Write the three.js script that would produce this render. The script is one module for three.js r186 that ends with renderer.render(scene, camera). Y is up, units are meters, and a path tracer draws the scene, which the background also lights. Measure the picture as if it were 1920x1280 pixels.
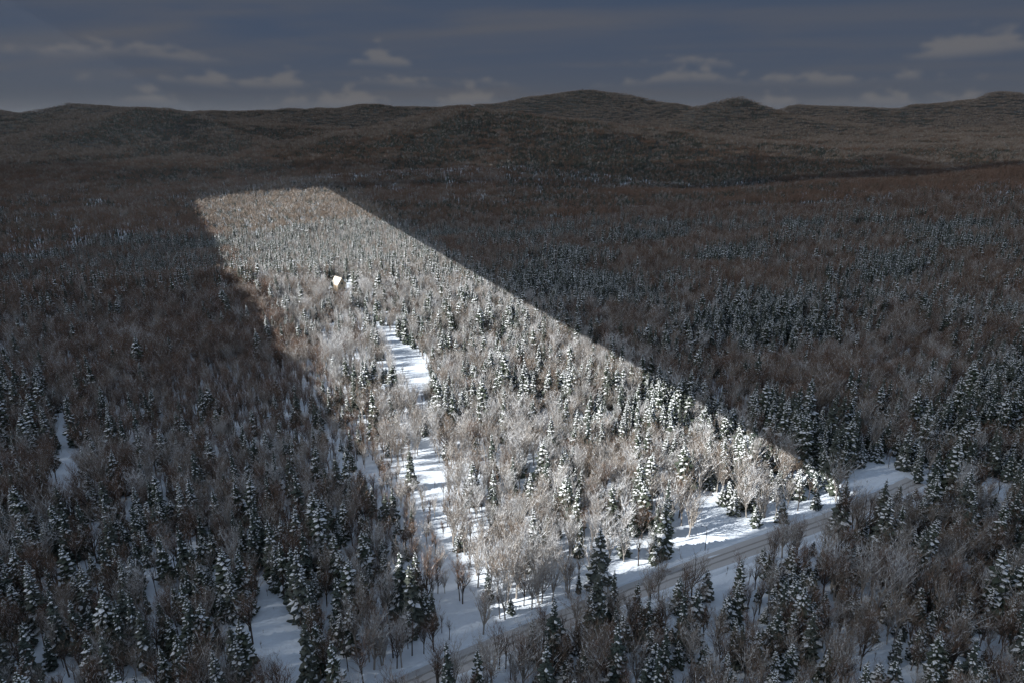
import * as THREE from 'three';
import { ImprovedNoise } from 'three/addons/math/ImprovedNoise.js';
import { mergeGeometries } from 'three/addons/utils/BufferGeometryUtils.js';

// ------------------------------------------------------------------ camera, sky, sun, exposure
const scene = new THREE.Scene();
const CAM_Y = 115, PITCH = THREE.MathUtils.degToRad(17.6), F = 1280;      // F: focal length in pixels of a 1920 x 1280 picture
const camera = new THREE.PerspectiveCamera(53.13, 1.5, 1, 40000);
camera.position.set(0, CAM_Y, 0);
camera.rotation.x = -PITCH;
scene.add(camera);

const renderer = new THREE.WebGLRenderer();
renderer.toneMapping = THREE.LinearToneMapping;
renderer.toneMappingExposure = 1.75;
renderer.shadowMap.enabled = true;

const SUN_EL = THREE.MathUtils.degToRad(33), SUN_BACK = THREE.MathUtils.degToRad(18);
const toSun = new THREE.Vector3(-Math.cos(SUN_EL) * Math.cos(SUN_BACK), Math.sin(SUN_EL), Math.cos(SUN_EL) * Math.sin(SUN_BACK));
const sun = new THREE.DirectionalLight(new THREE.Color().setRGB(1, 0.97, 0.92), 5);
sun.target.position.set(0, 0, -600);
sun.position.copy(sun.target.position).addScaledVector(toSun, 4000);
sun.castShadow = true;
sun.shadow.radius = 0.08;
sun.shadow.mapSize.set(4096, 4096);
Object.assign(sun.shadow.camera, { left: -2500, right: 2500, top: 2500, bottom: -2500, near: 10, far: 12000 });
scene.add(sun, sun.target);

const noiseMaker = new ImprovedNoise();
const n3 = (x, y, z = 0) => noiseMaker.noise(x, y, z);
function fbm(x, y, z = 0, oct = 4) { let s = 0, a = 0.5; for (let i = 0; i < oct; i++) { s += a * n3(x, y, z); x = x * 2.03 + 7.1; y = y * 2.03 + 3.7; z = z * 2.03 + 1.3; a *= 0.5; } return s; }
const sstep = (a, b, x) => { const t = Math.min(1, Math.max(0, (x - a) / (b - a))); return t * t * (3 - 2 * t); };
const lerp = (a, b, t) => a + (b - a) * t;
function rng(seed) { let s = seed >>> 0; return () => { s = (s + 0x6D2B79F5) >>> 0; let t = s; t = Math.imul(t ^ (t >>> 15), t | 1); t ^= t + Math.imul(t ^ (t >>> 7), t | 61); return ((t ^ (t >>> 14)) >>> 0) / 4294967296; }; }

{ // the sky: dim blue air, thin high streaks, a belt of small fair-weather clouds low down all round
  const W = 2048, H = 1024, data = new Float32Array(W * H * 4);
  for (let j = 0; j < H; j++) {
    const el = (j + 0.5) / H * Math.PI - Math.PI / 2;
    for (let i = 0; i < W; i++) {
      const az = (i + 0.5) / W * Math.PI * 2 - Math.PI;
      const dx = Math.cos(el) * Math.cos(az), dy = Math.sin(el), dz = Math.cos(el) * Math.sin(az);
      const t = Math.max(0, dy);
      const k = 1 - Math.exp(-t * 10);
      let r = lerp(0.060, 0.020, k), g = lerp(0.063, 0.037, k), b = lerp(0.070, 0.072, k);
      { const q = sstep(0.15, 0.7, dy); r = lerp(r, 0.018, q); g = lerp(g, 0.042, q); b = lerp(b, 0.105, q); }
      // glow of the air round the sun
      const c = Math.max(0, dx * toSun.x + dy * toSun.y + dz * toSun.z);
      const glow = 0.10 * Math.pow(c, 6) + 0.25 * Math.pow(c, 60);
      r += glow; g += glow * 0.9; b += glow * 0.75;
      if (dy > 0.004) {
        // high thin streaks on a flat layer
        const px = dx / (dy + 0.06), pz = dz / (dy + 0.06);
        const warp = fbm(px * 0.5, pz * 0.5, 8.1, 3);
        let s = sstep(-0.16, 0.30, fbm(px * 0.16 + pz * 0.10 + warp * 0.5 + 2.2, pz * 0.42 - px * 0.12 + 1.7, 2.5, 5)) * 0.62 + sstep(0.0, 0.4, fbm(px * 0.5 + pz * 0.25, pz * 1.7 - px * 0.4, 4.4, 5)) * 0.3;
        r = lerp(r, 0.058, s); g = lerp(g, 0.060, s); b = lerp(b, 0.069, s);
        // low cumulus: rounded tops, flat bases
        const e = el * 57.3;
        for (let L = 0; L < 3; L++) {
          const base = 1.5 + L * 1.5 + n3(az * 9, L * 5.5) * 0.5, A = az * 57.3 * (0.34 - L * 0.06) + L * 31 + 3.3;
          const hgt = (fbm(A * 0.5, L * 9.1, 0.3, 3) + 0.03) * 4.4 + fbm(A * 2.6, e * 2.2, L, 5) * 1.7;
          const yy = e - base;
          if (yy > -0.35 && hgt > 0) {
            let m = sstep(-0.35, 0.35, yy) * sstep(0.0, 0.8, hgt - yy * 1.15);
            m *= 0.58;
            r = lerp(r, 0.098, m); g = lerp(g, 0.094, m); b = lerp(b, 0.094, m);
          }
        }
      }
      const o = (j * W + i) * 4;
      data[o] = r; data[o + 1] = g; data[o + 2] = b; data[o + 3] = 1;
    }
  }
  const sky = new THREE.DataTexture(data, W, H, THREE.RGBAFormat, THREE.FloatType);
  sky.mapping = THREE.EquirectangularReflectionMapping;
  sky.magFilter = THREE.LinearFilter; sky.minFilter = THREE.LinearFilter; sky.needsUpdate = true;
  scene.background = sky; scene.environment = sky;
}
scene.fog = new THREE.FogExp2(new THREE.Color().setRGB(0.72, 0.84, 1.0), 0.00001);

// ------------------------------------------------------------------ from the photograph's rows and columns to the land
const CP = Math.cos(PITCH), SP = Math.sin(PITCH);
function rayOf(u, v) { const x = (u - 960) / F, y = (640 - v) / F; return new THREE.Vector3(x, y * CP - SP, -(CP + y * SP)).normalize(); }
function pix(x, y, z) { const Y = y - CAM_Y, D = -z; const d = D * CP - Y * SP, h = D * SP + Y * CP; return d > 1 ? [960 + F * x / d, 640 - F * h / d, d] : [1e6, 1e6, d]; }
const azOfU = u => Math.atan2((u - 960) / F, CP);                 // azimuth of a column near the horizon
const yAt = (u, v, r) => { const d = rayOf(u, v); return CAM_Y + r * d.y / Math.hypot(d.x, d.z); };

function linear(xs, ys, x) { if (x <= xs[0]) return ys[0]; for (let i = 1; i < xs.length; i++) if (x <= xs[i]) { const t = (x - xs[i - 1]) / (xs[i] - xs[i - 1]); return lerp(ys[i - 1], ys[i], t * t * (3 - 2 * t) * 0.5 + t * 0.5); } return ys[ys.length - 1]; }
const R_KNOTS = [0, 250, 400, 520, 700, 900, 1250, 1700, 2300, 3200, 4500, 8000, 16000];
const COLS = [-1400, 0, 480, 700, 960, 1250, 1600, 1920, 3300].map(azOfU);
const LAND = [
  [0, 0, 0, 3, -32, -44, -34, -26, -10, 5, 20, 40, 60],
  [0, 0, 0, 3, -32, -44, -34, -26, -10, 5, 20, 40, 60],
  [0, 0, 0, 2, -24, -38, -32, -24, -8, 5, 25, 45, 60],
  [0, 0, -1, 0, -18, -32, -30, -24, -6, 10, 30, 50, 60],
  [0, 0, -2, -6, -14, -22, -26, -22, -5, 20, 40, 55, 60],
  [0, 0, -1, -4, -8, -8, -10, -48, -42, 15, 50, 60, 70],
  [0, 0, 0, 0, 2, 6, 19, -26, -22, 28, 70, 75, 80],
  [0, 0, 2, 5, 14, 26, 46, 20, 10, 40, 78, 80, 85],
  [0, 0, 2, 6, 16, 30, 52, 40, 30, 45, 80, 85, 90],
];
function hill(r0, w, bend, pts) { return { r0, w, bend, az: pts.map(p => azOfU(p[0])), y: pts.map(p => yAt(p[0], p[1], r0)), n: pts.length }; }
const HILLS = [
  hill(2750, 620, 0.2, [[430, 300], [520, 282], [600, 268], [700, 250], [800, 224], [870, 207], [950, 214], [1050, 228], [1200, 246], [1400, 270], [1600, 292], [1760, 320]]),
  hill(3600, 640, 0.7, [[-900, 290], [-300, 285], [0, 282], [130, 262], [230, 236], [320, 209], [380, 211], [450, 232], [560, 243], [660, 252], [780, 285]]),
  hill(4600, 620, 0.5, [[-900, 262], [-300, 258], [0, 258], [60, 240], [150, 212], [215, 199], [300, 206], [400, 213], [560, 213], [650, 212], [700, 206], [830, 211], [950, 250]]),
  hill(5300, 600, 0.3, [[-900, 215], [-300, 208], [0, 204], [60, 206], [120, 216], [160, 228], [240, 250]]),
  hill(5300, 700, 0.5, [[560, 240], [640, 212], [700, 204], [760, 211], [830, 205], [870, 200], [930, 198], [1000, 184], [1085, 171], [1130, 177], [1230, 197], [1300, 212], [1420, 245]]),
  hill(4700, 560, 0.6, [[1150, 262], [1230, 228], [1270, 203], [1345, 186], [1400, 206], [1450, 222], [1540, 247], [1620, 262]]),
  hill(5600, 520, 0.4, [[1360, 235], [1440, 200], [1520, 204], [1600, 207], [1700, 220], [1800, 240]]),
  hill(5900, 640, 0.5, [[1580, 225], [1660, 199], [1740, 190], [1775, 176], [1810, 178], [1850, 188], [1920, 199], [2000, 205], [2300, 215], [2800, 240]]),
];
function landHeight(x, z) {
  const r = Math.hypot(x, z), az = Math.atan2(x, -z);
  let c = 0; while (c < COLS.length - 2 && az > COLS[c + 1]) c++;
  const t = sstep(COLS[c], COLS[c + 1], az);
  let y = lerp(linear(R_KNOTS, LAND[c], r), linear(R_KNOTS, LAND[c + 1], r), t);
  const rough = sstep(150, 900, r);
  y += fbm(x * 0.006, z * 0.006, 3, 3) * 7 * rough * sstep(3800, 1500, r) + n3(x * 0.03, z * 0.03) * 0.5;
  if (r > 1500) {
    const big = sstep(1500, 3200, r);
    y += fbm(x * 0.0016, z * 0.0016, 9, 4) * 26 * big;
    for (const h of HILLS) {
      const rr = h.r0 + fbm(az * 6, h.r0 * 0.01, 4, 2) * 500 * h.bend;
      const q = (r - rr) / (h.w * (r < rr ? 1 : 1.25));
      if (q < -2.6 || q > 2.6 || az < h.az[0] || az > h.az[h.n - 1]) continue;
      const side = sstep(h.az[0], h.az[0] + 0.04, az) * sstep(h.az[h.n - 1], h.az[h.n - 1] - 0.04, az);
      const top = linear(h.az, h.y, az);
      const spur = fbm(az * 9 + h.r0, r * 0.00055, h.r0, 3) * 0.8 + fbm(x * 0.0022, z * 0.0022, h.r0, 4) * 0.35;   // spurs run down towards the valley
      const bump = Math.exp(-Math.pow(Math.abs(q), 1.7) * 1.15) * side;
      const hy = lerp(y, top, bump) + spur * 240 * bump * Math.min(1, Math.abs(q) * 1.5) * (0.4 + h.bend);
      y = Math.max(y, hy);
    }
  }
  return y;
}
function hit(u, v, lift = 0) { // where the ray through this point of the photograph meets the land
  const d = rayOf(u, v); let t = 60, p = new THREE.Vector3();
  for (let i = 0; i < 4000; i++) {
    p.set(d.x * t, CAM_Y + d.y * t, d.z * t);
    const gap = p.y - landHeight(p.x, p.z) - lift;
    if (gap < 0.02) break;
    t += Math.max(0.05, Math.min(gap * 0.7, t * 0.02));
    if (t > 9000) return null;
  }
  return p;
}
function inPoly(P, x, y) { let c = false; for (let i = 0, j = P.length - 1; i < P.length; j = i++) if ((P[i][1] > y) !== (P[j][1] > y) && x < (P[j][0] - P[i][0]) * (y - P[i][1]) / (P[j][1] - P[i][1]) + P[i][0]) c = !c; return c; }

const LOT = [[372, 380], [600, 346], [1600, 935], [946, 1166]];   // the sunlit strip's corners
// snow openings, traced on the ground
const OPENINGS = [
  [[462, 1290], [478, 1200], [484, 1110], [492, 1062], [512, 1075], [530, 1140], [575, 1170], [590, 1290]],
  [[98, 962], [112, 880], [104, 790], [124, 780], [150, 880], [160, 955]],
  [[690, 604], [724, 620], [775, 656], [806, 690], [808, 726], [782, 742], [752, 704], [730, 666], [702, 632]],
  [[1300, 940], [1335, 952], [1375, 975], [1415, 1004], [1330, 1042], [1238, 1066], [1262, 1030], [1308, 1012]],
  [[762, 872], [840, 880], [836, 935], [808, 962]],
  [[1560, 928], [1628, 868], [1728, 893], [1690, 925], [1640, 950]],
  [[1612, 1290], [1622, 1215], [1690, 1205], [1716, 1290]],
  [[1770, 745], [1805, 742], [1855, 785], [1800, 790]],
  [[1835, 900], [1905, 905], [1925, 935], [1850, 940]],
  [[1320, 1085], [1345, 1080], [1360, 1150], [1335, 1200]],
  [[1230, 1050], [1420, 1000], [1430, 1075], [1250, 1135]],
];
const THIN = [ // places where the wood is open and the snow shows between stems
  [[600, 640], [690, 600], [800, 740], [870, 870], [880, 1000], [830, 1010], [700, 800]],
  [[620, 700], [660, 780], [770, 960], [740, 900]],
  [[1040, 1030], [1200, 1000], [1230, 1080], [1060, 1130]],
  [[20, 780], [240, 740], [420, 900], [60, 980]],
  [[560, 1180], [900, 1180], [760, 1290], [590, 1290]],
  [[1330, 1060], [1440, 1040], [1500, 1100], [1360, 1240]],
];

// ------------------------------------------------------------------ materials
function noiseTexture(size, f, seed, srgb) {
  const d = new Uint8Array(size * size * 4);
  for (let j = 0; j < size; j++) for (let i = 0; i < size; i++) {
    const c = Math.max(0, Math.min(255, f(i / size, j / size) * 255)), o = (j * size + i) * 4;
    d[o] = d[o + 1] = d[o + 2] = c; d[o + 3] = 255;
  }
  const t = new THREE.DataTexture(d, size, size); t.wrapS = t.wrapT = THREE.RepeatWrapping; t.magFilter = THREE.LinearFilter; t.minFilter = THREE.LinearMipmapLinearFilter; t.generateMipmaps = true;
  if (srgb) t.colorSpace = THREE.SRGBColorSpace; t.needsUpdate = true; return t;
}
const tileNoise = (u, v, k, z) => { // seamless
  const a = u * k, b = v * k, s = (x, y) => fbm(x, y, z, 4);
  return lerp(lerp(s(a, b), s(a - k, b), u), lerp(s(a, b - k), s(a - k, b - k), u), v);
};
const snowBump = noiseTexture(512, (u, v) => 0.5 + tileNoise(u, v, 9, 1) * 0.8);
const rgb = (r, g, b) => new THREE.Color().setRGB(r, g, b);
const std = (name, c, rough = 0.95, extra = {}) => Object.assign(new THREE.MeshStandardMaterial({ color: c, roughness: rough, ...extra }), { name });
const M = {
  snow: std('snow', rgb(0.68, 0.75, 0.84), 0.9, { bumpMap: snowBump, bumpScale: 0.25 }),
  bough_snow: std('bough snow', rgb(0.78, 0.81, 0.85), 0.9, { side: THREE.DoubleSide }),
  packed: std('packed snow', rgb(0.43, 0.43, 0.44), 0.85, { bumpMap: snowBump, bumpScale: 0.06 }),
  needles: [rgb(0.050, 0.068, 0.058), rgb(0.058, 0.074, 0.054), rgb(0.075, 0.088, 0.074)].map((c, i) => std('needles ' + i, c, 0.8, { side: THREE.DoubleSide })),
  bark: std('bark', rgb(0.085, 0.068, 0.058), 0.95),
  pale_bark: std('pale bark', rgb(0.36, 0.33, 0.30), 0.9),
  twigs: [rgb(0.215, 0.138, 0.100), rgb(0.245, 0.192, 0.150), rgb(0.34, 0.31, 0.285), rgb(0.56, 0.56, 0.57)].map((c, i) => std('twigs ' + i, c, 0.9, { side: THREE.DoubleSide })),
};

// ------------------------------------------------------------------ the ground, the hills, the road
function landSheet(name, r0, r1, nr, na, a0, a1, mat, label, tile) {
  const pos = [], uv = [], idx = [];
  for (let i = 0; i <= nr; i++) {
    const r = r0 > 0 ? r0 * Math.pow(r1 / r0, i / nr) : r1 * Math.pow(i / nr, 1.6);
    for (let j = 0; j <= na; j++) {
      const a = lerp(a0, a1, j / na), x = Math.sin(a) * r, z = -Math.cos(a) * r;
      pos.push(x, landHeight(x, z), z); uv.push(x / tile, z / tile);
    }
  }
  const n = na + 1;
  for (let i = 0; i < nr; i++) for (let j = 0; j < na; j++) { const a = i * n + j; idx.push(a, a + 1, a + n, a + 1, a + n + 1, a + n); }
  const g = new THREE.BufferGeometry();
  g.setAttribute('position', new THREE.Float32BufferAttribute(pos, 3)); g.setAttribute('uv', new THREE.Float32BufferAttribute(uv, 2)); g.setIndex(idx); g.computeVertexNormals();
  const m = new THREE.Mesh(g, mat); m.name = name; m.receiveShadow = m.castShadow = true; m.userData = { kind: 'structure', label, category: name };
  scene.add(m); return m;
}
// ground up to 1.9 km is bare snow (the wood stands on it); beyond, the hillsides' far canopy is too fine to pick apart
landSheet('ground', 0, 1900, 240, 300, -1.45, 1.45, M.snow, 'snow covered forest floor and valley', 14);
const canopy = (() => {
  const S = 1024, d = new Uint8Array(S * S * 4);
  for (let j = 0; j < S; j++) for (let i = 0; i < S; i++) {
    const u = i / S, v = j / S;
    const grain = tileNoise(u, v, 160, 2) + tileNoise(u, v, 60, 5) * 0.7, patch = tileNoise(u, v, 7, 8);
    const s = sstep(0.0, 0.55, grain + patch * 0.7), k = sstep(-0.1, 0.4, patch + grain * 0.3);
    const o = (j * S + i) * 4;
    const c = [lerp(lerp(72, 52, k), 132, s * 0.6), lerp(lerp(72, 60, k), 138, s * 0.6), lerp(lerp(70, 62, k), 144, s * 0.6)];
    for (let q = 0; q < 3; q++) d[o + q] = c[q]; d[o + 3] = 255;
  }
  const t = new THREE.DataTexture(d, S, S); t.wrapS = t.wrapT = THREE.RepeatWrapping; t.magFilter = THREE.LinearFilter; t.minFilter = THREE.LinearMipmapLinearFilter; t.generateMipmaps = true; t.colorSpace = THREE.SRGBColorSpace; t.needsUpdate = true;
  return std('far canopy', rgb(1, 1, 1), 1, { map: t });
})();
landSheet('hills', 1900, 16000, 330, 520, -1.2, 1.2, canopy, 'wooded winter hills on the horizon', 900);

const ROAD_PX = [[560, 1372], [700, 1308], [800, 1260], [945, 1197], [1150, 1114], [1320, 1049], [1500, 985], [1600, 948], [1670, 915], [1718, 893]];
const roadCurve = new THREE.CatmullRomCurve3(ROAD_PX.map(([u, v]) => hit(u, v + 9)));
function strip(name, curve, offs, lift, n, mat, label) {
  const pos = [], uv = [], idx = [], m = offs.length;
  for (let i = 0; i <= n; i++) {
    const p = curve.getPoint(i / n), t = curve.getTangent(i / n), sx = -t.z, sz = t.x, k = Math.hypot(sx, sz);
    for (let j = 0; j < m; j++) {
      const w = offs[j] + n3(i * 0.35, j * 3.1, 5) * 0.35, x = p.x + sx / k * w, z = p.z + sz / k * w;
      pos.push(x, landHeight(x, z) + lift[j] * (lift[j] > 0.2 ? 1 + n3(i * 0.5, j, 1) * 0.6 : 1), z); uv.push(offs[j] / 6, i / n * curve.getLength() / 6);
    }
  }
  for (let i = 0; i < n; i++) for (let j = 0; j < m - 1; j++) { const a = i * m + j; idx.push(a, a + 1, a + m, a + 1, a + m + 1, a + m); }
  const g = new THREE.BufferGeometry();
  g.setAttribute('position', new THREE.Float32BufferAttribute(pos, 3)); g.setAttribute('uv', new THREE.Float32BufferAttribute(uv, 2)); g.setIndex(idx); g.computeVertexNormals();
  const o = new THREE.Mesh(g, mat); o.name = name; o.castShadow = o.receiveShadow = true; o.userData = { kind: 'structure', label, category: name.replace('_', ' ') }; scene.add(o); return o;
}
strip('road', roadCurve, [-3.1, -1.6, -0.8, 0.8, 1.6, 3.1], [0.10, 0.06, 0.10, 0.10, 0.06, 0.10], 160, M.packed, 'snow packed forest road running past the wood');
strip('snow_bank', roadCurve, [3.4, 3.9, 4.5, 5.3], [0.05, 0.75, 0.65, -0.1], 160, M.snow, 'ploughed snow bank along the near side of the road');
strip('snow_bank_001', roadCurve, [-5.2, -4.4, -3.8, -3.4], [-0.1, 0.22, 0.28, 0.05], 160, M.snow, 'ploughed snow bank along the far side of the road');
for (const k of [-1, 1]) { const o = strip(k < 0 ? 'tyre_track' : 'tyre_track_001', roadCurve, [k * 0.95 - 0.28, k * 0.95 + 0.28], [0.115, 0.115], 160, std('worn tyre track', rgb(0.27, 0.265, 0.26), 0.85), (k < 0 ? 'far' : 'near') + ' wheel track worn into the snowy road'); }
const driveCurve = new THREE.CatmullRomCurve3([[1330, 1046], [1345, 1020], [1338, 998], [1318, 975], [1290, 952]].map(([u, v]) => hit(u, v)));
strip('driveway', driveCurve, [-4.2, -2, 0, 2, 4.2], [0.05, 0.06, 0.07, 0.06, 0.05], 30, M.snow, 'open snow driveway leading from the road into the wood');
const trailCurve = new THREE.CatmullRomCurve3([[790, 745], [790, 705], [765, 672], [733, 640], [700, 612], [672, 590]].map(([u, v]) => hit(u, v)));
strip('forest_track', trailCurve, [-4.5, -2.2, 0, 2.2, 4.5], [0.02, 0.06, 0.08, 0.06, 0.02], 40, M.snow, 'snowy track climbing through the sunlit wood');

// ------------------------------------------------------------------ triangles for the trees
class Tris {
  constructor() { this.p = []; }
  tri(a, b, c) { this.p.push(...a, ...b, ...c); }
  tube(a, b, ra, rb, n = 4) { // a tapered stick
    const d = new THREE.Vector3().subVectors(b, a).normalize(), s = new THREE.Vector3(Math.abs(d.y) > 0.9 ? 1 : 0, Math.abs(d.y) > 0.9 ? 0 : 1, 0).cross(d).normalize(), t = new THREE.Vector3().crossVectors(d, s);
    const at = (o, r, k) => { const q = k / n * Math.PI * 2; return [o.x + (s.x * Math.cos(q) + t.x * Math.sin(q)) * r, o.y + (s.y * Math.cos(q) + t.y * Math.sin(q)) * r, o.z + (s.z * Math.cos(q) + t.z * Math.sin(q)) * r]; };
    for (let k = 0; k < n; k++) { const a0 = at(a, ra, k), a1 = at(a, ra, k + 1), b0 = at(b, rb, k), b1 = at(b, rb, k + 1); this.tri(a0, a1, b1); if (rb > 0.004) this.tri(a0, b1, b0); }
  }
  geo() { const g = new THREE.BufferGeometry(); g.setAttribute('position', new THREE.Float32BufferAttribute(this.p, 3)); g.computeVertexNormals(); return g; }
}
const V = (x, y, z) => new THREE.Vector3(x, y, z);

// a conifer of height 1 unit = 1 m steps; returns trunk, crown, snow
function coniferParts(seed, H, R, whorls, per, snowShare, opts = {}) {
  const rand = rng(seed), trunk = new Tris(), crown = new Tris(), snow = new Tris();
  const lean = V((rand() - 0.5) * 0.06 * H, 0, (rand() - 0.5) * 0.06 * H), bare = (opts.bare ?? 0.07) * H;
  trunk.tube(V(0, -0.5, 0), V(lean.x, H * 0.97, lean.z), H * 0.012 + 0.04, 0.012, 5);
  // dense inner foliage so that no daylight shows through the stem
  const core = 7; let prev = null;
  for (let k = 0; k <= core; k++) {
    const f = k / core, y = bare + (H * 0.94 - bare) * f, r = R * 0.42 * Math.pow(1 - f, 0.9) + 0.05, ring = [];
    for (let q = 0; q < 6; q++) { const a = q / 6 * 6.283 + k, rr = r * (0.7 + rand() * 0.6); ring.push([lean.x * f + Math.cos(a) * rr, y + (rand() - 0.5) * 0.4, lean.z * f + Math.sin(a) * rr]); }
    if (prev) for (let q = 0; q < 6; q++) { const w = (q + 1) % 6; crown.tri(prev[q], prev[w], ring[w]); crown.tri(prev[q], ring[w], ring[q]); }
    prev = ring;
  }
  for (let k = 0; k < whorls; k++) {
    const f = (k + rand() * 0.4) / whorls, y = bare + (H - bare) * Math.pow(f, 0.93);
    let r = R * Math.pow(1 - f, opts.power ?? 0.82) * (0.62 + rand() * 0.62) + 0.12;
    if (f < 0.12) r *= 0.75 + f * 2;
    const cnt = Math.max(4, Math.round(per * (0.55 + 0.55 * (1 - f))));
    const a0 = rand() * 6.283;
    for (let q = 0; q < cnt; q++) {
      const a = a0 + (q + (rand() - 0.5) * 0.7) / cnt * 6.283, len = r * (0.65 + rand() * 0.5), droop = (opts.droop ?? 0.42) * (0.6 + rand() * 0.8) * len * (1 - f * 0.6), w = len * (0.19 + rand() * 0.12) + 0.06;
      const ca = Math.cos(a), sa = Math.sin(a), yy = y + (rand() - 0.5) * 0.25, ox = lean.x * f, oz = lean.z * f;
      const P = (d, side, up) => [ox + ca * d - sa * side, yy + up, oz + sa * d + ca * side];
      const A = P(0.03, 0, 0.10), B = P(len * 0.55, w, -droop * 0.55), C = P(len * 0.55, -w, -droop * 0.55), D = P(len, 0, -droop * 1.15 + len * 0.10), E = P(len * 0.5, 0, -droop * 0.30 + 0.06);
      crown.tri(A, E, B); crown.tri(A, C, E); crown.tri(B, E, D); crown.tri(E, C, D);
      if (!opts.light) { // fringes that hang below the bough
        const G = P(len * 0.7, w * 0.5, -droop - 0.35 * len * 0.6), K = P(len * 0.72, -w * 0.5, -droop - 0.3 * len * 0.6);
        crown.tri(B, D, G); crown.tri(C, K, D);
      }
      if (rand() < snowShare * (0.55 + 1.5 * Math.max(-0.3, n3(Math.cos(a) * 1.3 + seed, yy * 0.55, Math.sin(a) * 1.3)) + 0.25)) { // a pillow of snow along the upper side
        const t0 = 0.08 + rand() * 0.2, t1 = 0.8 + rand() * 0.22, sw = w * (0.55 + rand() * 0.45), lift = 0.05 + rand() * 0.05;
        const s0 = P(len * t0, 0, lift + 0.05 - droop * 0.12), s1 = P(len * 0.6, sw, lift - droop * 0.52), s2 = P(len * 0.6, -sw, lift - droop * 0.52), s3 = P(len * t1, 0, lift - droop * t1 * 1.0 + len * 0.07), s4 = P(len * 0.55, 0, lift + 0.12 - droop * 0.34);
        snow.tri(s0, s4, s1); snow.tri(s0, s2, s4); snow.tri(s1, s4, s3); snow.tri(s4, s2, s3);
      }
    }
  }
  // leader shoot
  crown.tri([lean.x - 0.07, H * 0.93, lean.z], [lean.x + 0.07, H * 0.93, lean.z], [lean.x, H * 1.03, lean.z]);
  crown.tri([lean.x, H * 0.93, lean.z - 0.07], [lean.x, H * 0.93, lean.z + 0.07], [lean.x, H * 1.03, lean.z]);
  return { trunk: trunk.geo(), crown: crown.geo(), snow: snow.geo() };
}

// a leafless broadleaf: stem, limbs, branches, a haze of fine twigs; snow lies along the limbs
function bareParts(seed, H, spread, twigCount, twigW, opts = {}) {
  const rand = rng(seed), trunk = new Tris(), limbs = new Tris(), twigs = new Tris(), snow = new Tris(), tips = [];
  const lowFork = opts.fork ?? (0.28 + rand() * 0.2);
  const stemTop = V((rand() - 0.5) * 0.06 * H, H * lowFork, (rand() - 0.5) * 0.06 * H);
  trunk.tube(V(0, -0.5, 0), stemTop, H * 0.016 + 0.03, H * 0.011 + 0.02, 6);
  const limb = (a, dir, len, r, depth) => {
    const steps = depth === 0 ? 3 : 2; let p = a.clone(), d = dir.clone(), rr = r;
    for (let s = 0; s < steps; s++) {
      d.add(V((rand() - 0.5) * 0.35, 0.10 + rand() * 0.12, (rand() - 0.5) * 0.35)).normalize();
      const q = p.clone().addScaledVector(d, len / steps), r2 = rr * 0.72;
      (depth === 0 ? limbs : limbs).tube(p, q, rr, r2, depth === 0 ? 4 : 3);
      if (opts.snow && rand() < opts.snow && d.y < 0.93) { // snow lying on top of the limb
        const side = V(-d.z, 0, d.x).normalize().multiplyScalar(Math.max(rr, 0.04) * 1.25), up = V(0, rr * 0.9 + 0.03, 0);
        const A = p.clone().add(side).add(up), B = p.clone().sub(side).add(up), C = q.clone().add(V(0, r2 + 0.04, 0)), T = p.clone().lerp(q, 0.3).add(V(0, rr + 0.14, 0));
        snow.tri(A.toArray(), T.toArray(), C.toArray()); snow.tri(B.toArray(), C.toArray(), T.toArray()); snow.tri(A.toArray(), B.toArray(), T.toArray());
      }
      if (depth < 2) { const kids = depth === 0 ? 2 : 1 + (rand() < 0.5 ? 1 : 0); for (let k = 0; k < kids; k++) { const w = d.clone().add(V((rand() - 0.5) * 1.7, rand() * 0.5, (rand() - 0.5) * 1.7)).normalize(); limb(q, w, len * (0.42 + rand() * 0.25), r2 * 0.7, depth + 1); } }
      p = q; rr = r2;
      if (depth > 0) tips.push([p.clone(), d.clone()]);
    }
    tips.push([p.clone(), d.clone()]); tips.push([p.clone(), d.clone()]);
  };
  const nl = opts.limbs ?? 5;
  for (let k = 0; k < nl; k++) { const a = (k + rand() * 0.6) / nl * 6.283, out = spread * (0.35 + rand() * 0.6); limb(stemTop.clone().multiplyScalar(0.72 + 0.28 * rand()), V(Math.cos(a) * out, 1, Math.sin(a) * out).normalize(), H * (1 - lowFork) * (0.62 + rand() * 0.22), H * 0.011 + 0.03, 0); }
  limb(stemTop, V((rand() - 0.5) * 0.3, 1, (rand() - 0.5) * 0.3).normalize(), H * (1 - lowFork) * 0.8, H * 0.012 + 0.03, 0);
  const tl = opts.twigLength ?? 0.11;
  for (let k = 0; k < twigCount; k++) {
    const [p, d] = tips[(rand() * tips.length) | 0], o = p.clone().add(V((rand() - 0.5), (rand() - 0.5), (rand() - 0.5)).multiplyScalar(0.05 * H));
    const w = d.clone().add(V((rand() - 0.5) * 1.5, 0.15 + rand() * 0.5, (rand() - 0.5) * 1.5)).normalize(), q = o.clone().addScaledVector(w, H * tl * (0.5 + rand() * 0.8));
    const s = V(rand() - 0.5, rand() - 0.5, rand() - 0.5).cross(w).normalize().multiplyScalar(twigW * (0.6 + rand() * 0.7));
    twigs.tri(o.clone().add(s).toArray(), o.clone().sub(s).toArray(), q.toArray());
  }
  return { trunk: trunk.geo(), limbs: limbs.geo(), twigs: twigs.geo(), snow: snow.geo() };
}

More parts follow.
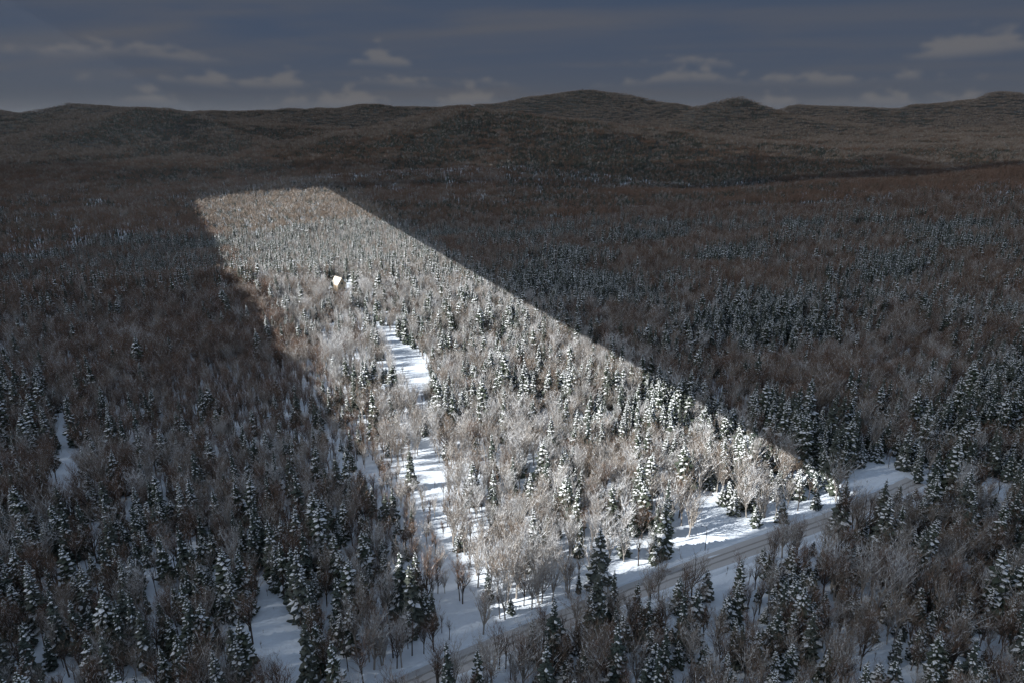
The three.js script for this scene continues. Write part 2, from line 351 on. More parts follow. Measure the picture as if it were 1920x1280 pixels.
// ------------------------------------------------------------------ kinds of tree: near shapes (with parts) and lighter ones for the middle distance
// every shape: parts [part name, geometry, material], height it was drawn at
const SPRUCE = [], FIR = [], BARE = [];
for (let k = 0; k < 6; k++) {
  const snowy = [0.35, 0.7, 0.9, 0.5, 0.8, 0.25][k], H = 14, R = [1.9, 2.3, 2.5, 1.7, 2.7, 2.1][k];
  const near = coniferParts(100 + k, H, R, 27, 9, snowy), mid = coniferParts(200 + k, H, R * 1.05, 14, 6, snowy * 0.95, { light: true });
  SPRUCE.push({ H, snowy, look: snowy > 0.6 ? 'snow-laden' : 'dark', parts: p3(near, M.needles[k % 3]), mid: p3(mid, M.needles[k % 3]) });
}
for (let k = 0; k < 4; k++) {
  const snowy = [0.95, 0.85, 0.95, 0.75][k], H = 8, R = [1.9, 1.6, 2.2, 1.7][k];
  const near = coniferParts(300 + k, H, R, 17, 10, snowy, { power: 0.62, droop: 0.6, bare: 0.02 }), mid = coniferParts(400 + k, H, R * 1.05, 8, 6, snowy, { power: 0.62, droop: 0.6, bare: 0.02, light: true });
  FIR.push({ H, snowy, look: snowy > 0.9 ? 'heavily snow-laden' : 'snow-covered', parts: p3(near, M.needles[(k + 1) % 3]), mid: p3(mid, M.needles[(k + 1) % 3]) });
}
function p3(g, needles) { return [['trunk', g.trunk, M.bark], ['crown', g.crown, needles], ['snow', g.snow, M.bough_snow]].filter(p => p[1].attributes.position.count); }
const BARE_KIND = [ // twig colour, limb bark, snow on limbs, words
  [0, M.bark, 0.25, 'reddish-brown'], [0, M.bark, 0.45, 'reddish-brown'], [1, M.pale_bark, 0.5, 'tan'], [1, M.bark, 0.35, 'tan'],
  [2, M.pale_bark, 0.8, 'pale grey'], [2, M.pale_bark, 0.6, 'pale grey'], [3, M.pale_bark, 0.95, 'frost-whitened'], [1, M.pale_bark, 0.4, 'tan'],
];
BARE_KIND.forEach(([tw, bk, sn, words], k) => {
  const H = 13, sp = [0.55, 0.7, 0.45, 0.65, 0.75, 0.5, 0.8, 0.4][k];
  const near = bareParts(500 + k, H, sp, 520, 0.03, { snow: sn, limbs: 4 + k % 3 }), mid = bareParts(600 + k, H, sp, 260, 0.065, { snow: sn * 0.5, limbs: 3 });
  const list = g => [['trunk', g.trunk, bk], ['limbs', g.limbs, bk], ['twigs', g.twigs, M.twigs[tw]], ['snow', g.snow, M.bough_snow]].filter(p => p[1].attributes.position.count);
  BARE.push({ H, look: words, parts: list(near), mid: list(mid) });
});

// ------------------------------------------------------------------ where trees stand
const used = {};
function numbered(name) { used[name] = (used[name] ?? -1) + 1; return used[name] ? name + '_' + String(used[name]).padStart(3, '0') : name; }
function treeGroup(kind, shape, x, y, z, h, turn, wide, label, group) {
  const g = new THREE.Group(); g.name = numbered(kind[0]); g.position.set(x, y, z); g.rotation.y = turn; const s = h / shape.H; g.scale.set(s * wide, s, s * wide);
  for (const [part, geo, mat] of shape.parts) { const m = new THREE.Mesh(geo, mat); m.name = part; m.castShadow = m.receiveShadow = true; if (part !== 'trunk' && part !== 'crown') m.userData.kind = 'stuff'; g.add(m); }
  g.userData = { label, category: kind[1] }; if (group) g.userData.group = group;
  scene.add(g); return g;
}
const K_SPRUCE = ['spruce_tree', 'spruce'], K_FIR = ['fir_tree', 'fir'], K_BARE = ['bare_tree', 'bare tree'];
const taken = []; // marked trees, so that the scattered ones keep clear of them
function marked(kind, shape, u, vBase, vTop, label, wide = 1) {
  const p = hit(u, vBase); if (!p) return;
  let lo = 1, hi = 40; for (let i = 0; i < 30; i++) { const m = (lo + hi) / 2; if (pix(p.x, p.y + m, p.z)[1] > vTop) lo = m; else hi = m; }
  taken.push([p.x, p.z, 2.2]);
  treeGroup(kind, shape, p.x, landHeight(p.x, p.z) - 0.15, p.z, lo, (u * 7.3) % 6.28, wide, label);
}
const S = SPRUCE, B = BARE;
for (const [k, u, vb, vt, label, wide] of [
  [0, 685, 742, 667, 'tall dark lone spruce standing left of the sunlit snow track', 0.9],
  [3, 768, 766, 724, 'small dark spruce just below the bottom end of the snow track'],
  [0, 782, 792, 754, 'dark spruce, left one of the pair below the snow track'],
  [5, 806, 787, 745, 'dark spruce, right one of the pair below the snow track'],
  [2, 831, 797, 757, 'snow-laden spruce right above the large round tan tree'],
  [1, 745, 808, 766, 'bushy snow-laden spruce left of the large round tan tree'],
  [3, 677, 802, 766, 'narrow dark spruce against the left edge of the sunlit strip'],
  [3, 690, 642, 608, 'slim dark spruce, left of the pair at the top of the snow track'],
  [5, 699, 652, 616, 'slim dark spruce, right of the pair at the top of the snow track'],
  [0, 797, 622, 590, 'lone dark spruce right of the top end of the snow track'],
  [1, 1007, 1047, 995, 'tall snow-laden spruce behind the near corner of the sunlit strip'],
  [4, 1019, 1060, 1014, 'broad snow-laden spruce in front of the tall one near the sunlit corner'],
  [0, 1085, 1112, 1065, 'dark spruce by the snowy verge right of the sunlit near corner'],
  [2, 957, 972, 935, 'snow-laden spruce amid pale bare trees above the sunlit near corner'],
  [3, 927, 978, 912, 'tall narrow spruce left amid the bare trees of the sunlit strip'],
  [4, 468, 926, 858, 'large snow-laden spruce, left one of two at the shaded wood edge'],
  [1, 506, 922, 856, 'large snow-laden spruce, right one of two at the shaded wood edge'],
  [2, 421, 1048, 984, 'snow-laden spruce left of the open snow gap at lower left'],
  [1, 567, 1119, 1029, 'very tall snow-laden spruce right of the open snow gap at lower left'],
  [0, 444, 1262, 1174, 'dark tall spruce on the left rim of the snow gap by the bottom edge'],
  [4, 138, 1047, 988, 'broad snow-laden spruce among firs in the shaded lower left wood'],
  [2, 86, 1020, 958, 'snow-laden spruce below the snowy path at far left'],
  [4, 18, 1062, 988, 'large snow-laden spruce cut by the left picture edge'],
  [1, 282, 906, 860, 'snow-laden spruce right of the snowy path at far left'],
  [2, 279, 1060, 985, 'tall snow-laden spruce in the middle of the shaded lower left wood'],
  [5, 347, 1096, 1034, 'dark spruce touching a brown bare tree in the lower left wood'],
  [3, 254, 1222, 1156, 'dark narrow spruce near the bottom of the lower left wood'],
  [0, 1537, 1075, 1006, 'tall dark spruce standing alone just below the snowy road'],
  [4, 1375, 1224, 1158, 'snow-laden spruce on open snow below the road'],
  [2, 1678, 1244, 1176, 'snow-laden spruce beside the snow patch at lower right'],
  [4, 1746, 1288, 1180, 'largest snow-laden spruce at the lower right bottom edge'],
  [1, 1190, 1168, 1085, 'tall spruce rising in front of the road at the sunlit lower edge'],
  [0, 1276, 1214, 1100, 'tallest dark spruce in the shaded wood just below the road'],
  [5, 812, 1180, 1105, 'dark spruce in shade just left of the sunlit near corner'],
  [1, 765, 1150, 1075, 'tall snow-dusted spruce in shade left of the sunlit near corner'],
  [3, 1720, 905, 838, 'spruce at the right rim of the snowy clearing beyond the road'],
]) marked(K_SPRUCE, S[k], u, vb, vt, label, wide);
for (const [k, u, vb, vt, label, wide] of [
  [3, 838, 872, 796, 'large round-crowned tan bare tree beside the sunlit snow', 1.25],
  [6, 947, 1161, 1090, 'white-limbed forked bare tree in the nearest corner of the sunlit strip', 1.15],
  [4, 997, 1142, 1078, 'pale leaning bare tree right of the forked tree in the sunlit corner', 1.15],
  [2, 1387, 962, 905, 'tall tan birch-like bare tree right of the snowy driveway'],
  [7, 1352, 932, 884, 'slim pale bare tree behind the tan tree by the driveway'],
  [2, 1278, 985, 900, 'tall tan bare tree left of the snowy driveway'],
  [4, 968, 1122, 1046, 'pale bare tree behind the forked tree in the sunlit front corner', 1.2],
  [6, 918, 1108, 1036, 'frosted bare tree on the left rim of the sunlit front corner', 1.2],
  [5, 893, 1078, 1006, 'pale grey bare tree left, a little above the sunlit front corner', 1.15],
  [6, 1036, 1128, 1060, 'frosted bare tree right of the leaning tree by the sunlit front corner', 1.1],
  [2, 1062, 1108, 1040, 'tan bare tree behind the dark verge spruce near the sunlit corner', 1.1],
  [4, 872, 1040, 968, 'pale grey bare tree against the lower left edge of the sunlit strip', 1.2],
  [6, 984, 1082, 1014, 'frosted bare tree left of the two snow-laden corner spruces', 1.2],
  [3, 940, 1066, 998, 'round brown-tan bare tree above the sunlit front corner', 1.2],
  [5, 1110, 1092, 1028, 'pale bare tree above the snowy verge right of the front corner', 1.1],
  [6, 880, 960, 900, 'frosted bare tree with curved limbs beside sunlit snow opening', 1.1],
]) marked(K_BARE, B[k], u, vb, vt, label, wide);

const roadPts = roadCurve.getPoints(260), drivePts = driveCurve.getPoints(40), trailPts = trailCurve.getPoints(40);
const nearCurve = (pts, x, z, w) => { for (const p of pts) if ((p.x - x) ** 2 + (p.z - z) ** 2 < w * w) return true; return false; };
const CORNER = [[800, 960], [1130, 1000], [1130, 1130], [950, 1225], [840, 1210], [760, 1080]];
// what grows at a place, read off the photograph: [trees per square metre, share of spruce, share of fir, weights of the bare kinds]
function growth(u, v, x, z, r) {
  const patch = fbm(x * 0.011, z * 0.011, 11, 3) * 1.5, fine = fbm(x * 0.05, z * 0.05, 17, 2);
  const inLot = inPoly(LOT, u, v);
  let d = 0.08, sp = 0.2, fi = 0.05, tone = [3, 3, 2, 2, 2, 1, 1, 1];
  if (inLot) {
    tone = [0.5, 0.5, 2.2, 2.2, 4, 4, 7, 2.2]; d = 0.064;  // frost is real, its share raised here to brighten the strip
    if (v < 540) { sp = 0.42; fi = 0.12; tone = [0.1, 0.1, 1, 1, 4, 4, 6, 1]; }
    else if (v < 640) { sp = 0.16 + (u > 760 ? 0.16 : 0) + patch * 0.4; fi = 0.03; }
    else if (u > 1330 && v > 800) { sp = 0.12; fi = 0.62; }
    else if (u > 790 && v > 640 && v < 960 && u < 1260) { sp = 0.42 + patch * 1.1; fi = 0.12; }
    else if (u >= 1150 && v < 950) { sp = 0.34 + patch * 0.6; fi = 0.2; }
    else { sp = 0.30 + patch * 0.6; fi = 0.08; }
  } else if (u < 1000 && v > 500 && u < (v - 380) * 1.6 + 380 - (v > 1170 ? 0 : 0)) { // left and lower left
    if (v > 840) { sp = 0.26 + patch * 0.6; fi = 0.14; tone = [4, 4, 2, 2, 2, 1.5, 1.2, 1]; }
    else { sp = 0.10 + patch * 0.7 + sstep(580, 530, v) * 0.3; fi = 0.02; tone = [6, 6, 2, 2, 0.7, 0.5, 0.2, 1]; }
  } else if (v > 900 || (u > 1600 && v > 850)) { // below the road and lower right
    sp = 0.16 + patch * 0.3; fi = 0.46 + fine * 0.7; tone = [4, 3, 3, 3, 2, 2, 1, 2]; d = 0.10;
    if (u < 1330) { sp = 0.16; fi = 0.26; tone = [4, 3, 3, 3, 2, 2, 0.5, 2]; d = 0.10; }
  } else if (v > 430) { sp = 0.32 + patch * 1.3; fi = 0.26 + fine * 0.5 + patch * 0.4; tone = [5, 4, 3, 3, 1.5, 1, 0.6, 1]; d = 0.095; }
  else { sp = 0.10 + patch * 0.4; fi = 0.04; tone = [7, 6, 3, 3, 0.7, 0.5, 0.2, 1]; }
  for (const P of OPENINGS) if (inPoly(P, u, v)) return null;
  THIN.forEach((P, i) => { if (inPoly(P, u, v)) { d *= [0.75, 0.6, 0.6, 0.95, 1, 0.7][i]; sp *= 0.8; } });
  if (inPoly(CORNER, u, v)) { sp = inLot ? 0.08 : 0.03; fi = inLot ? 0.08 : 0; if (!inLot) d *= 0.5; }   // bare trees only round the front corner
  d *= (1 + fine * 0.9) * (0.35 + 0.65 * sstep(-0.42, -0.12, fbm(x * 0.022, z * 0.022, 33, 3)));
  if (r < 420 && nearCurve(roadPts, x, z, 14)) d *= u < 1180 ? 1 : 0.5;
  return { d, sp: Math.max(0.01, sp), fi: Math.max(0, fi), tone, inLot };
}
const HOUSE = hit(636, 545);

const border = (x, z) => 1030 + fbm(x * 0.006, z * 0.006, 44, 3) * 260;   // where single trees give way to groups
const trees = { spruce: [], fir: [], bare: [] }, stems = [];
{
  const rand = rng(77), R_MID = 1150, cell = 2.9;
  for (let gz = 30; gz > -R_MID; gz -= cell) for (let gx = -1150; gx < 1150; gx += cell) {
    const x = gx + rand() * cell, z = gz + rand() * cell, p0 = rand(), p1 = rand(), p2 = rand(), p3 = rand(), p4 = rand(), p5 = rand();
    const r = Math.hypot(x, z); if (r > border(x, z) || r < 55 || z > -20) continue;
    const y = landHeight(x, z), [u, v, dist] = pix(x, y, z);
    if (u < -520 || u > 2480 || v > 1700) continue;
    if (r < 420) { if (nearCurve(roadPts, x, z, 5.2) || nearCurve(drivePts, x, z, 4.4)) continue; }
    if (r < 700 && nearCurve(trailPts, x, z, 3.8)) continue;
    if (Math.hypot(x - HOUSE.x, z - HOUSE.z) < 8 || (u > 618 && u < 660 && v > 530 && v < 572)) continue;
    const g = growth(u, v, x, z, r); if (!g) { if (p0 > 0.9 && r < 420) stems.push([x, y, z, p1, p2 * 0.3 - 0.45, p3]); continue; }
    if (p0 > g.d * cell * cell) { if (p0 > 0.75 && r < 420 && p5 < 0.5) stems.push([x, y, z, p1, p2, p3]); continue; }
    let clash = false; if (r < 600) for (const t of taken) if ((t[0] - x) ** 2 + (t[1] - z) ** 2 < t[2] ** 2) { clash = true; break; }
    if (clash) continue;
    const edgeLow = !g.inLot && v > 700 && inPoly(LOT, u + 240, v) ? (inPoly(LOT, u + 110, v) ? 0.6 : 0.75) : 1, stand = 1 + 0.7 * fbm(x * 0.014, z * 0.014, 71, 3);
    const T = { x, y, z, r, u, v, dist, turn: p2 * 6.283, lot: g.inLot };
    if (p1 < g.sp) { T.h = (8.5 + 11 * p3) * edgeLow * stand; T.k = (p4 * 6) | 0; if (g.inLot && p2 < 0.6) T.k = [1, 2, 4][(p4 * 3) | 0]; T.wide = 1 + p5 * 0.4; trees.spruce.push(T); }  // snowier spruces inside the strip, chosen to brighten it
    else if (p1 < g.sp + g.fi) { T.h = 4 + 6 * p3; T.k = (p4 * 4) | 0; T.wide = 0.95 + p5 * 0.4; trees.fir.push(T); }
    else {
      let q = p4 * g.tone.reduce((a, b) => a + b), k = 0; while (k < 7 && (q -= g.tone[k]) > 0) k++;
      T.h = (7 + 5.5 * p3) * edgeLow * stand; T.k = k; T.wide = 0.85 + p5 * 0.5; trees.bare.push(T);
    }
  }
}
// words for where a tree stands
function placeWords(T) {
  const { u, v } = T;
  if (T.lot) {
    if (v > 985 && u < 1200) return 'near the front corner of the sunlit strip';
    if (u > 1400) return 'in the right-hand tip of the sunlit strip';
    if (u > 1200 && v > 850) return 'around the sunlit snowy driveway';
    if (v > 800) return u < 900 ? 'at the open left of the sunlit strip' : 'in the lower middle of the sunlit strip';
    return 'in the upper part of the sunlit strip';
  }
  if (u < 240) return v > 1080 ? 'in the shaded bottom left corner' : 'in the shaded wood at the far left';
  if (u < 620) return v > 1080 ? 'around the snow gap at the bottom left' : 'in shaded wood left of the sunlit strip';
  if (u < 960) return 'in shade left of the sunlit front corner';
  if (u < 1330) return 'in shaded wood below the front road';
  if (v > 1100) return u < 1620 ? 'along the bottom edge right of centre' : 'in the shaded bottom right corner';
  if (v > 930) return u < 1620 ? 'in the shaded wood just below the road' : 'in shaded wood by the right edge';
  return 'in shaded wood beyond the road bend';
}
const NEAR_MOST = 260;
const rest = { spruce: [], fir: [], bare: [] };
for (const [key, kind, shapes, word] of [['spruce', K_SPRUCE, SPRUCE, 'spruce'], ['fir', K_FIR, FIR, 'young fir'], ['bare', K_BARE, BARE, 'bare tree']]) {
  const seen = T => T.u > 0 && T.u < 1920 && T.v < 1275 + 400 / T.dist && T.v > 300;
  const list = trees[key].sort((a, b) => (seen(b) * b.h / b.dist) - (seen(a) * a.h / a.dist));
  const hs = list.slice(0, NEAR_MOST).map(T => T.h).sort((a, b) => a - b), size = T => T.h < hs[hs.length / 3 | 0] ? 'short' : T.h > hs[hs.length * 2 / 3 | 0] ? 'tall' : 'medium-height';
  const alike = new Map(); // trees that the same words would fit: tell them apart by their order across the picture
  list.forEach((T, i) => {
    if (!(i < NEAR_MOST && seen(T))) { rest[key].push(T); return; }
    T.words = `${size(T)} ${shapes[T.k].look} ${word}`; T.where = placeWords(T);
    const w = T.words + ' ' + T.where; if (!alike.has(w)) alike.set(w, []); alike.get(w).push(T);
  });
  const ORDER = ['first', 'second', 'third', 'fourth', 'fifth', 'sixth', 'seventh', 'eighth', 'ninth', 'tenth', 'eleventh', 'twelfth', 'thirteenth', 'fourteenth', 'fifteenth', 'sixteenth', 'seventeenth', 'eighteenth', 'nineteenth', 'twentieth', 'twenty-first', 'twenty-second', 'twenty-third', 'twenty-fourth', 'twenty-fifth', 'twenty-sixth', 'twenty-seventh', 'twenty-eighth', 'twenty-ninth', 'thirtieth'];
  for (const [w, set] of alike) set.sort((a, b) => a.u - b.u).forEach((T, n) => {
    const label = set.length === 1 || n >= ORDER.length ? w : n === 0 ? `leftmost ${w}` : n === set.length - 1 ? `rightmost ${w}` : `${w}, ${ORDER[n]} from left`;
    treeGroup(kind, shapes[T.k], T.x, T.y - 0.15, T.z, T.h, T.turn, T.wide, label, `${T.words}s ${T.where}`);
  });
}
console.log('trees', Object.values(trees).map(t => t.length), 'stems', stems.length);

// the rest of the wood: past counting
function scatter(parent, name, geo, mats, list, colour) {
  if (!list.length) return;
  const im = new THREE.InstancedMesh(geo, mats, list.length), m = new THREE.Matrix4(), q = new THREE.Quaternion(), up = V(0, 1, 0), c = new THREE.Color();
  list.forEach((t, i) => { q.setFromAxisAngle(up, t.turn); m.compose(V(t.x, t.y, t.z), q, V(t.s * t.wide, t.s, t.s * t.wide)); im.setMatrixAt(i, m); const k = t.tone ?? 1; im.setColorAt(i, c.setRGB(k, k, k)); });
  im.name = name; im.castShadow = im.receiveShadow = true; im.userData = { kind: 'stuff' }; parent.add(im); return im;
}
function stuffGroup(name, label, category) { const g = new THREE.Group(); g.name = name; g.userData = { kind: 'stuff', label, category }; scene.add(g); return g; }
const merged = parts => [mergeGeometries(parts.map(p => p[1]), true), parts.map(p => p[2])];
for (const [key, shapes, name, label, cat] of [['spruce', SPRUCE, 'spruce_wood', 'mass of smaller spruces filling the wood', 'spruce wood'], ['fir', FIR, 'fir_wood', 'mass of small snowy firs filling the wood', 'fir wood'], ['bare', BARE, 'bare_wood', 'mass of leafless broadleaf trees filling the wood', 'bare wood']]) {
  const root = stuffGroup(name, label, cat), rand = rng(5 + key.length);
  shapes.forEach((sh, k) => {
    const all = rest[key].filter(T => T.k === k).map(T => ({ ...T, y: T.y - 0.15, s: T.h / sh.H, tone: 0.8 + rand() * 0.4 }));
    scatter(root, key + '_mass', ...merged(sh.parts), all.filter(T => T.r < 480));
    scatter(root, key + '_mass', ...merged(sh.mid), all.filter(T => T.r >= 480));
  });
}
{ // thin saplings and poles between the trees
  const root = stuffGroup('saplings', 'thin leafless saplings between the larger trees', 'saplings'), rand = rng(31);
  for (let k = 0; k < 3; k++) {
    const g = bareParts(900 + k, 7, 0.35, 90, 0.03, { limbs: 2, fork: 0.6 });
    scatter(root, 'sapling_mass', ...merged([['a', g.trunk, M.bark], ['b', g.limbs, M.bark], ['c', g.twigs, M.twigs[k]]]), stems.filter((_, i) => i % 3 === k).map(([x, y, z, a, b, c]) => ({ x, y: y - 0.1, z, turn: a * 6.28, s: 0.5 + b * 0.8, wide: 0.8 + c * 0.4, tone: 0.8 + rand() * 0.4 })));
  }
}
{ // far woods: little groups of trees scattered to the hills
  const root = stuffGroup('far_forest', 'forest covering the far valley and hillsides', 'forest');
  const clump = (seed, kinds) => {
    const rand = rng(seed), byMat = new Map();
    for (let k = 0; k < 16; k++) {
      const x = (k % 4 - 1.5) * 5.6 + (rand() - 0.5) * 5, z = (((k / 4) | 0) - 1.5) * 5.6 + (rand() - 0.5) * 5, c = kinds(rand);
      const parts = c < 0 ? (() => { const g = bareParts(seed * 31 + k, 9 + rand() * 4, 0.6, 40, 0.24, { limbs: 2, twigLength: 0.2 }); return [[g.twigs, M.twigs[-c - 1]], [g.trunk, M.bark]]; })()
        : (() => { const H = 8 + rand() * 6, g = coniferParts(seed * 31 + k, H, H * 0.19, 5, 5, [0.06, 0.28][c], { light: true }); return [[g.crown, M.needles[k % 3]], [g.snow, M.bough_snow]]; })();
      const turn = rand() * 6.28;
      for (const [g, m] of parts) { if (!g.attributes.position.count) continue; g.rotateY(turn); g.translate(x, -0.3, z); if (!byMat.has(m)) byMat.set(m, []); byMat.get(m).push(g); }
    }
    const mats = [...byMat.keys()];
    return [mergeGeometries(mats.map(m => mergeGeometries(byMat.get(m))), true), mats];
  };
  const kinds = [clump(1, r => r() < 0.15 ? 0 : -1), clump(2, r => r() < 0.2 ? 1 : -1 - (r() < 0.4)), clump(3, r => r() < 0.15 ? 0 : r() < 0.35 ? -3 : -2), clump(4, r => r() < 0.8 ? (r() < 0.5 ? 0 : 1) : -1), clump(5, r => r() < 0.85 ? 1 : -3), clump(6, r => r() < 0.9 ? 0 : -1), clump(7, r => r() < 0.6 ? 1 : r() < 0.3 ? -4 : r() < 0.5 ? -3 : -2)];
  const lists = kinds.map(() => []), rand = rng(404);
  let r = 860;
  while (r < 6900) {
    const step = 17 + Math.max(0, r - 1150) * 0.0045, da = step / r;
    for (let a = -0.95; a < 0.95; a += da) {
      const aa = a + (rand() - 0.5) * da, rr = r + (rand() - 0.5) * step, x = Math.sin(aa) * rr, z = -Math.cos(aa) * rr, y = landHeight(x, z);
      const p = rand(), s = rand(), t = rand(), w = rand(); if (rr < border(x, z) + 6) continue;
      const [u, v] = pix(x, y, z); if (u < -400 || u > 2350) continue;
      const n = fbm(x * 0.0030, z * 0.0030, 21, 4);
      let con = 0.42 + n * 2.2;
      if (u > 600 && u < 1640 && v < 400 && v > 200) con += 0.22 + n * 0.8;          // the dark conifer valley and the hill behind it
      if (u > 1150 && v > 300 && rr < 1600) con -= 0.30;                    // the brown hill on the right
      if (u > 90 && u < 700 && rr > 2500 && rr < 3480) con += 0.45;          // spruces darken the left-hand hill face, standing in for its shade
      if (u < 340 && rr >= 3480 && rr < 3760) con = -1;                      // pale hardwoods along its crest, standing in for the sunlit ridge
      if (rr > 3900) con = 0.25 + 1.6 * fbm(x * 0.0012 + 5, z * 0.0012, 61, 3);
      if (u > 950 && u < 1660 && rr > 1480 && rr < 2350) con += 0.5;
      const frost = inPoly(LOT, u, v) || inPoly(LOT, u + 14, v + 8) || inPoly(LOT, u - 14, v + 8);
      let k = p < con ? 3 + ((s * 3) | 0) : (s * 3) | 0; if (frost) k = s < 0.85 ? 6 : 4; else if (rr > 2400 && k < 2) k = 2;
      if (u > 1050 && rr < 1500 && k < 3) k = s < 0.85 ? 0 : 1;
      lists[k].push({ x, y, z, turn: t * 6.283, s: 0.85 + w * 0.3, wide: step / 19, tone: 0.8 + rand() * 0.4 });
    }
    r += step;
  }
  console.log('far clumps', lists.map(l => l.length));
  kinds.forEach(([g, m], k) => scatter(root, 'forest_mass', g, m, lists[k]));
}

// ------------------------------------------------------------------ the cabin and the lamp post
{
  const cabin = new THREE.Group(); cabin.name = 'cabin'; cabin.position.set(HOUSE.x, landHeight(HOUSE.x, HOUSE.z), HOUSE.z); cabin.rotation.y = 0.75;
  cabin.userData = { label: 'small gabled cabin with pale snowy roof among bare trees', category: 'cabin' }; scene.add(cabin);
  const wood = std('tan boards', rgb(0.42, 0.33, 0.23), 0.85), roofMat = std('snowy tan roof', rgb(0.66, 0.60, 0.52), 0.85), dark = std('glass', rgb(0.03, 0.035, 0.04), 0.2), trim = std('trim', rgb(0.5, 0.45, 0.38), 0.8);
  const add = (name, geo, mat, parent, x = 0, y = 0, z = 0, rz = 0) => { const m = new THREE.Mesh(geo, mat); m.name = name; m.position.set(x, y, z); m.rotation.z = rz; m.castShadow = m.receiveShadow = true; parent.add(m); return m; };
  const W = 7, D = 9, E = 5.2, P = 4.6;  // width, depth, eaves, pitch height
  const s = new THREE.Shape([new THREE.Vector2(-W / 2, -0.5), new THREE.Vector2(W / 2, -0.5), new THREE.Vector2(W / 2, E), new THREE.Vector2(0, E + P), new THREE.Vector2(-W / 2, E)]);
  const wall = new THREE.ExtrudeGeometry(s, { depth: D, bevelEnabled: false }); wall.translate(0, 0, -D / 2);
  add('wall', wall, wood, cabin);
  const slope = Math.atan2(P, W / 2), L = Math.hypot(P, W / 2) + 0.6;
  for (const k of [-1, 1]) add('roof', new THREE.BoxGeometry(L, 0.22, D + 1.0), roofMat, cabin, k * (W / 4 + 0.12), E + P / 2 + 0.12 - 0.05, 0, -k * slope);
  add('ridge_cap', new THREE.BoxGeometry(0.4, 0.16, D + 1.04), trim, cabin, 0, E + P + 0.28, 0);
  const win = (x, y, w, h) => { const f = add('window', new THREE.BoxGeometry(w + 0.2, h + 0.2, 0.1), trim, cabin, x, y, D / 2 + 0.05); add('pane', new THREE.BoxGeometry(w, h, 0.04), dark, f, 0, 0, 0.06); };
  win(-1.9, 2.2, 1.2, 1.3); win(1.9, 2.2, 1.2, 1.3); win(0, 6, 1.3, 1.5);
  const door = add('door', new THREE.BoxGeometry(1, 2.1, 0.1), dark, cabin, 0, 1.05, D / 2 + 0.05); add('handle', new THREE.SphereGeometry(0.05, 8, 6), trim, door, 0.38, 0, 0.08);
  add('chimney', new THREE.BoxGeometry(0.7, 2.2, 0.7), std('chimney stone', rgb(0.25, 0.22, 0.2), 0.9), cabin, 1.5, E + P - 0.6, -2);
}
{
  const p = hit(1322, 1032), lamp = new THREE.Group(); lamp.name = 'lamp_post'; lamp.position.set(p.x, landHeight(p.x, p.z), p.z); lamp.userData = { label: 'thin dark lamp post with bent top on the snowy driveway', category: 'lamp post' }; scene.add(lamp);
  const metal = std('dark metal', rgb(0.05, 0.05, 0.055), 0.6, { metalness: 0.4 });
  const add = (name, g) => { const m = new THREE.Mesh(g, metal); m.name = name; m.castShadow = m.receiveShadow = true; lamp.add(m); };
  add('pole', new THREE.CylinderGeometry(0.07, 0.11, 7.4, 8).translate(0, 3.5, 0));
  add('arm', new THREE.TubeGeometry(new THREE.CatmullRomCurve3([V(0, 7.1, 0), V(-0.15, 7.7, 0), V(-0.6, 8.1, 0.1), V(-1.3, 8.2, 0.15)]), 10, 0.06, 6));
  add('lamp_head', new THREE.CapsuleGeometry(0.13, 0.5, 3, 8).rotateZ(Math.PI / 2).scale(1, 0.6, 1).translate(-1.55, 8.17, 0.16));
}

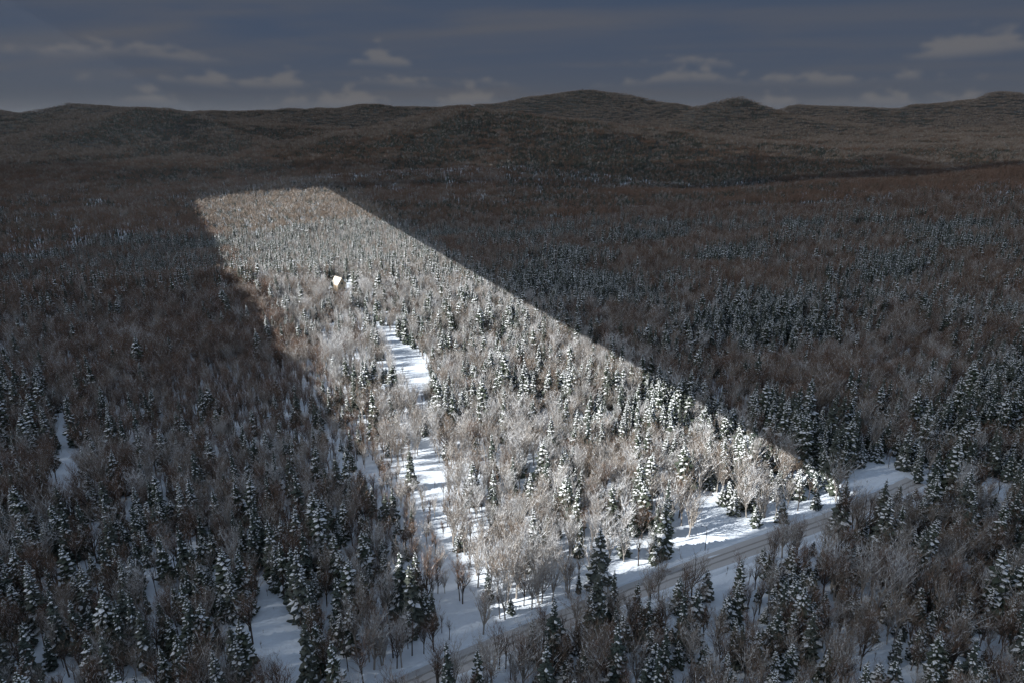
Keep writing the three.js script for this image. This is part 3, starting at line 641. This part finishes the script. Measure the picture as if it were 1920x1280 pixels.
// ------------------------------------------------------------------ clouds added for their shade, out of frame overhead and to the left; a bank that shades the wood and leaves one gap for the sun, and a thinner veil over the hills
{
  const BASE = 1400, gap = [], outer = [], GAP = [LOT[0], LOT[1], [1610, 926], [918, 1170]];  // gap shaped so that full sun falls only on the strip
  const sx = toSun.x / toSun.y * BASE, sz = toSun.z / toSun.y * BASE;               // how far the shade is thrown
  const toDeck = p => { const k = (BASE - p.y) / toSun.y; return [p.x + toSun.x * k, p.z + toSun.z * k]; };
  const farZ = x => -2050 + sz + n3(x * 0.0011, 3.3) * 420 + n3(x * 0.004, 8.3) * 130;
  const XL = -6500 + sx, XR = 5200 + sx, ZN = 2500 + sz, ZE = -6800 + sz;
  const SIDE = [[XL, 0], [XR, 0], [XR, ZN], [XL, ZN]];
  for (let e = 0; e < 4; e++) {
    const a = GAP[e], b = GAP[(e + 1) % 4], n = [60, 30, 16, 30][e];
    for (let i = 0; i < n; i++) {
      const t = i / n; gap.push(toDeck(hit(lerp(a[0], b[0], t), lerp(a[1], b[1], t), [8, 10, 0, 3][e])));
      const x = lerp(SIDE[e][0], SIDE[(e + 1) % 4][0], t), f = farZ(x);
      outer.push([x, e === 0 ? f : e === 1 ? lerp(farZ(XR), ZN, t) : e === 2 ? ZN : lerp(ZN, farZ(XL), t)]);
    }
  }
  const fromGap = (x, z) => { let best = 1e9; for (let i = 0, j = gap.length - 1; i < gap.length; j = i++) { const [ax, az] = gap[j], bx = gap[i][0] - ax, bz = gap[i][1] - az, t = Math.max(0, Math.min(1, ((x - ax) * bx + (z - az) * bz) / (bx * bx + bz * bz + 1e-6))); best = Math.min(best, Math.hypot(x - ax - bx * t, z - az - bz * t)); } return best; };
  function slab(rows, closed, thickness, material, name, label) { // rows of points, joined below and above
    const N = rows[0].length, pos = [], idx = [], off = rows.length * N;
    for (let up = 0; up < 2; up++) rows.forEach((row, i) => row.forEach(([x, z]) => { const k = i === 0 || i === rows.length - 1 ? 0 : thickness(x, z, i / (rows.length - 1)); pos.push(x, BASE + k * (up ? 70 + fbm(x * 0.0012, z * 0.0012, 1, 3) * 60 : -14 + fbm(x * 0.0015, z * 0.0015, 6, 3) * 18), z); }));
    for (let up = 0; up < 2; up++) for (let i = 0; i < rows.length - 1; i++) for (let j = 0; j < (closed ? N : N - 1); j++) {
      const a = up * off + i * N + j, b = up * off + i * N + (j + 1) % N, c = a + N, d = b + N;
      if (up) idx.push(a, c, b, b, c, d); else idx.push(a, b, c, b, d, c);
    }
    const g = new THREE.BufferGeometry(); g.setAttribute('position', new THREE.Float32BufferAttribute(pos, 3)); g.setIndex(idx); g.computeVertexNormals();
    const m = new THREE.Mesh(g, material); m.name = name; m.castShadow = m.receiveShadow = true; m.userData = { kind: 'structure', label, category: 'cloud_added_for_shade' }; scene.add(m);
  }
  const addedCloudMat = (opacity, transmission) => new THREE.MeshPhysicalMaterial({ name: 'cloud_added_for_shade', color: rgb(0.78, 0.88, 1.0), roughness: 1, transmission, thickness: 0, transparent: true, opacity, side: THREE.DoubleSide });  // see-through stuff of the added clouds, passes a little sun
  const rings = [0, 0.004, 0.01, 0.02, 0.035, 0.06, 0.09, 0.13, 0.18, 0.24, 0.31, 0.39, 0.48, 0.58, 0.68, 0.78, 0.86, 0.93, 0.98, 1];
  slab(rings.map(t => gap.map((p, j) => [lerp(p[0], outer[j][0], t), lerp(p[1], outer[j][1], t)])), true, (x, z, q) => Math.min(sstep(0, 1300, fromGap(x, z)), sstep(1, 0.85, q)), addedCloudMat(0.73, 0.30), 'cloud_added_for_shade', 'added cloudbank shading all but the strip below its gap');
  const veil = []; for (let i = 0; i <= 14; i++) { const row = []; for (let j = 0; j <= 60; j++) { const x = lerp(XL, XR, j / 60); row.push([x, lerp(farZ(x) - 3, ZE, i / 14)]); } veil.push(row); }
  slab(veil, false, (x, z, q) => Math.min(sstep(0, 0.15, q), sstep(1, 0.85, q)), addedCloudMat(0.62, 0.08), 'cloud_added_for_shade_001', 'added thin veil dimming the far hills');
}

renderer.render(scene, camera);
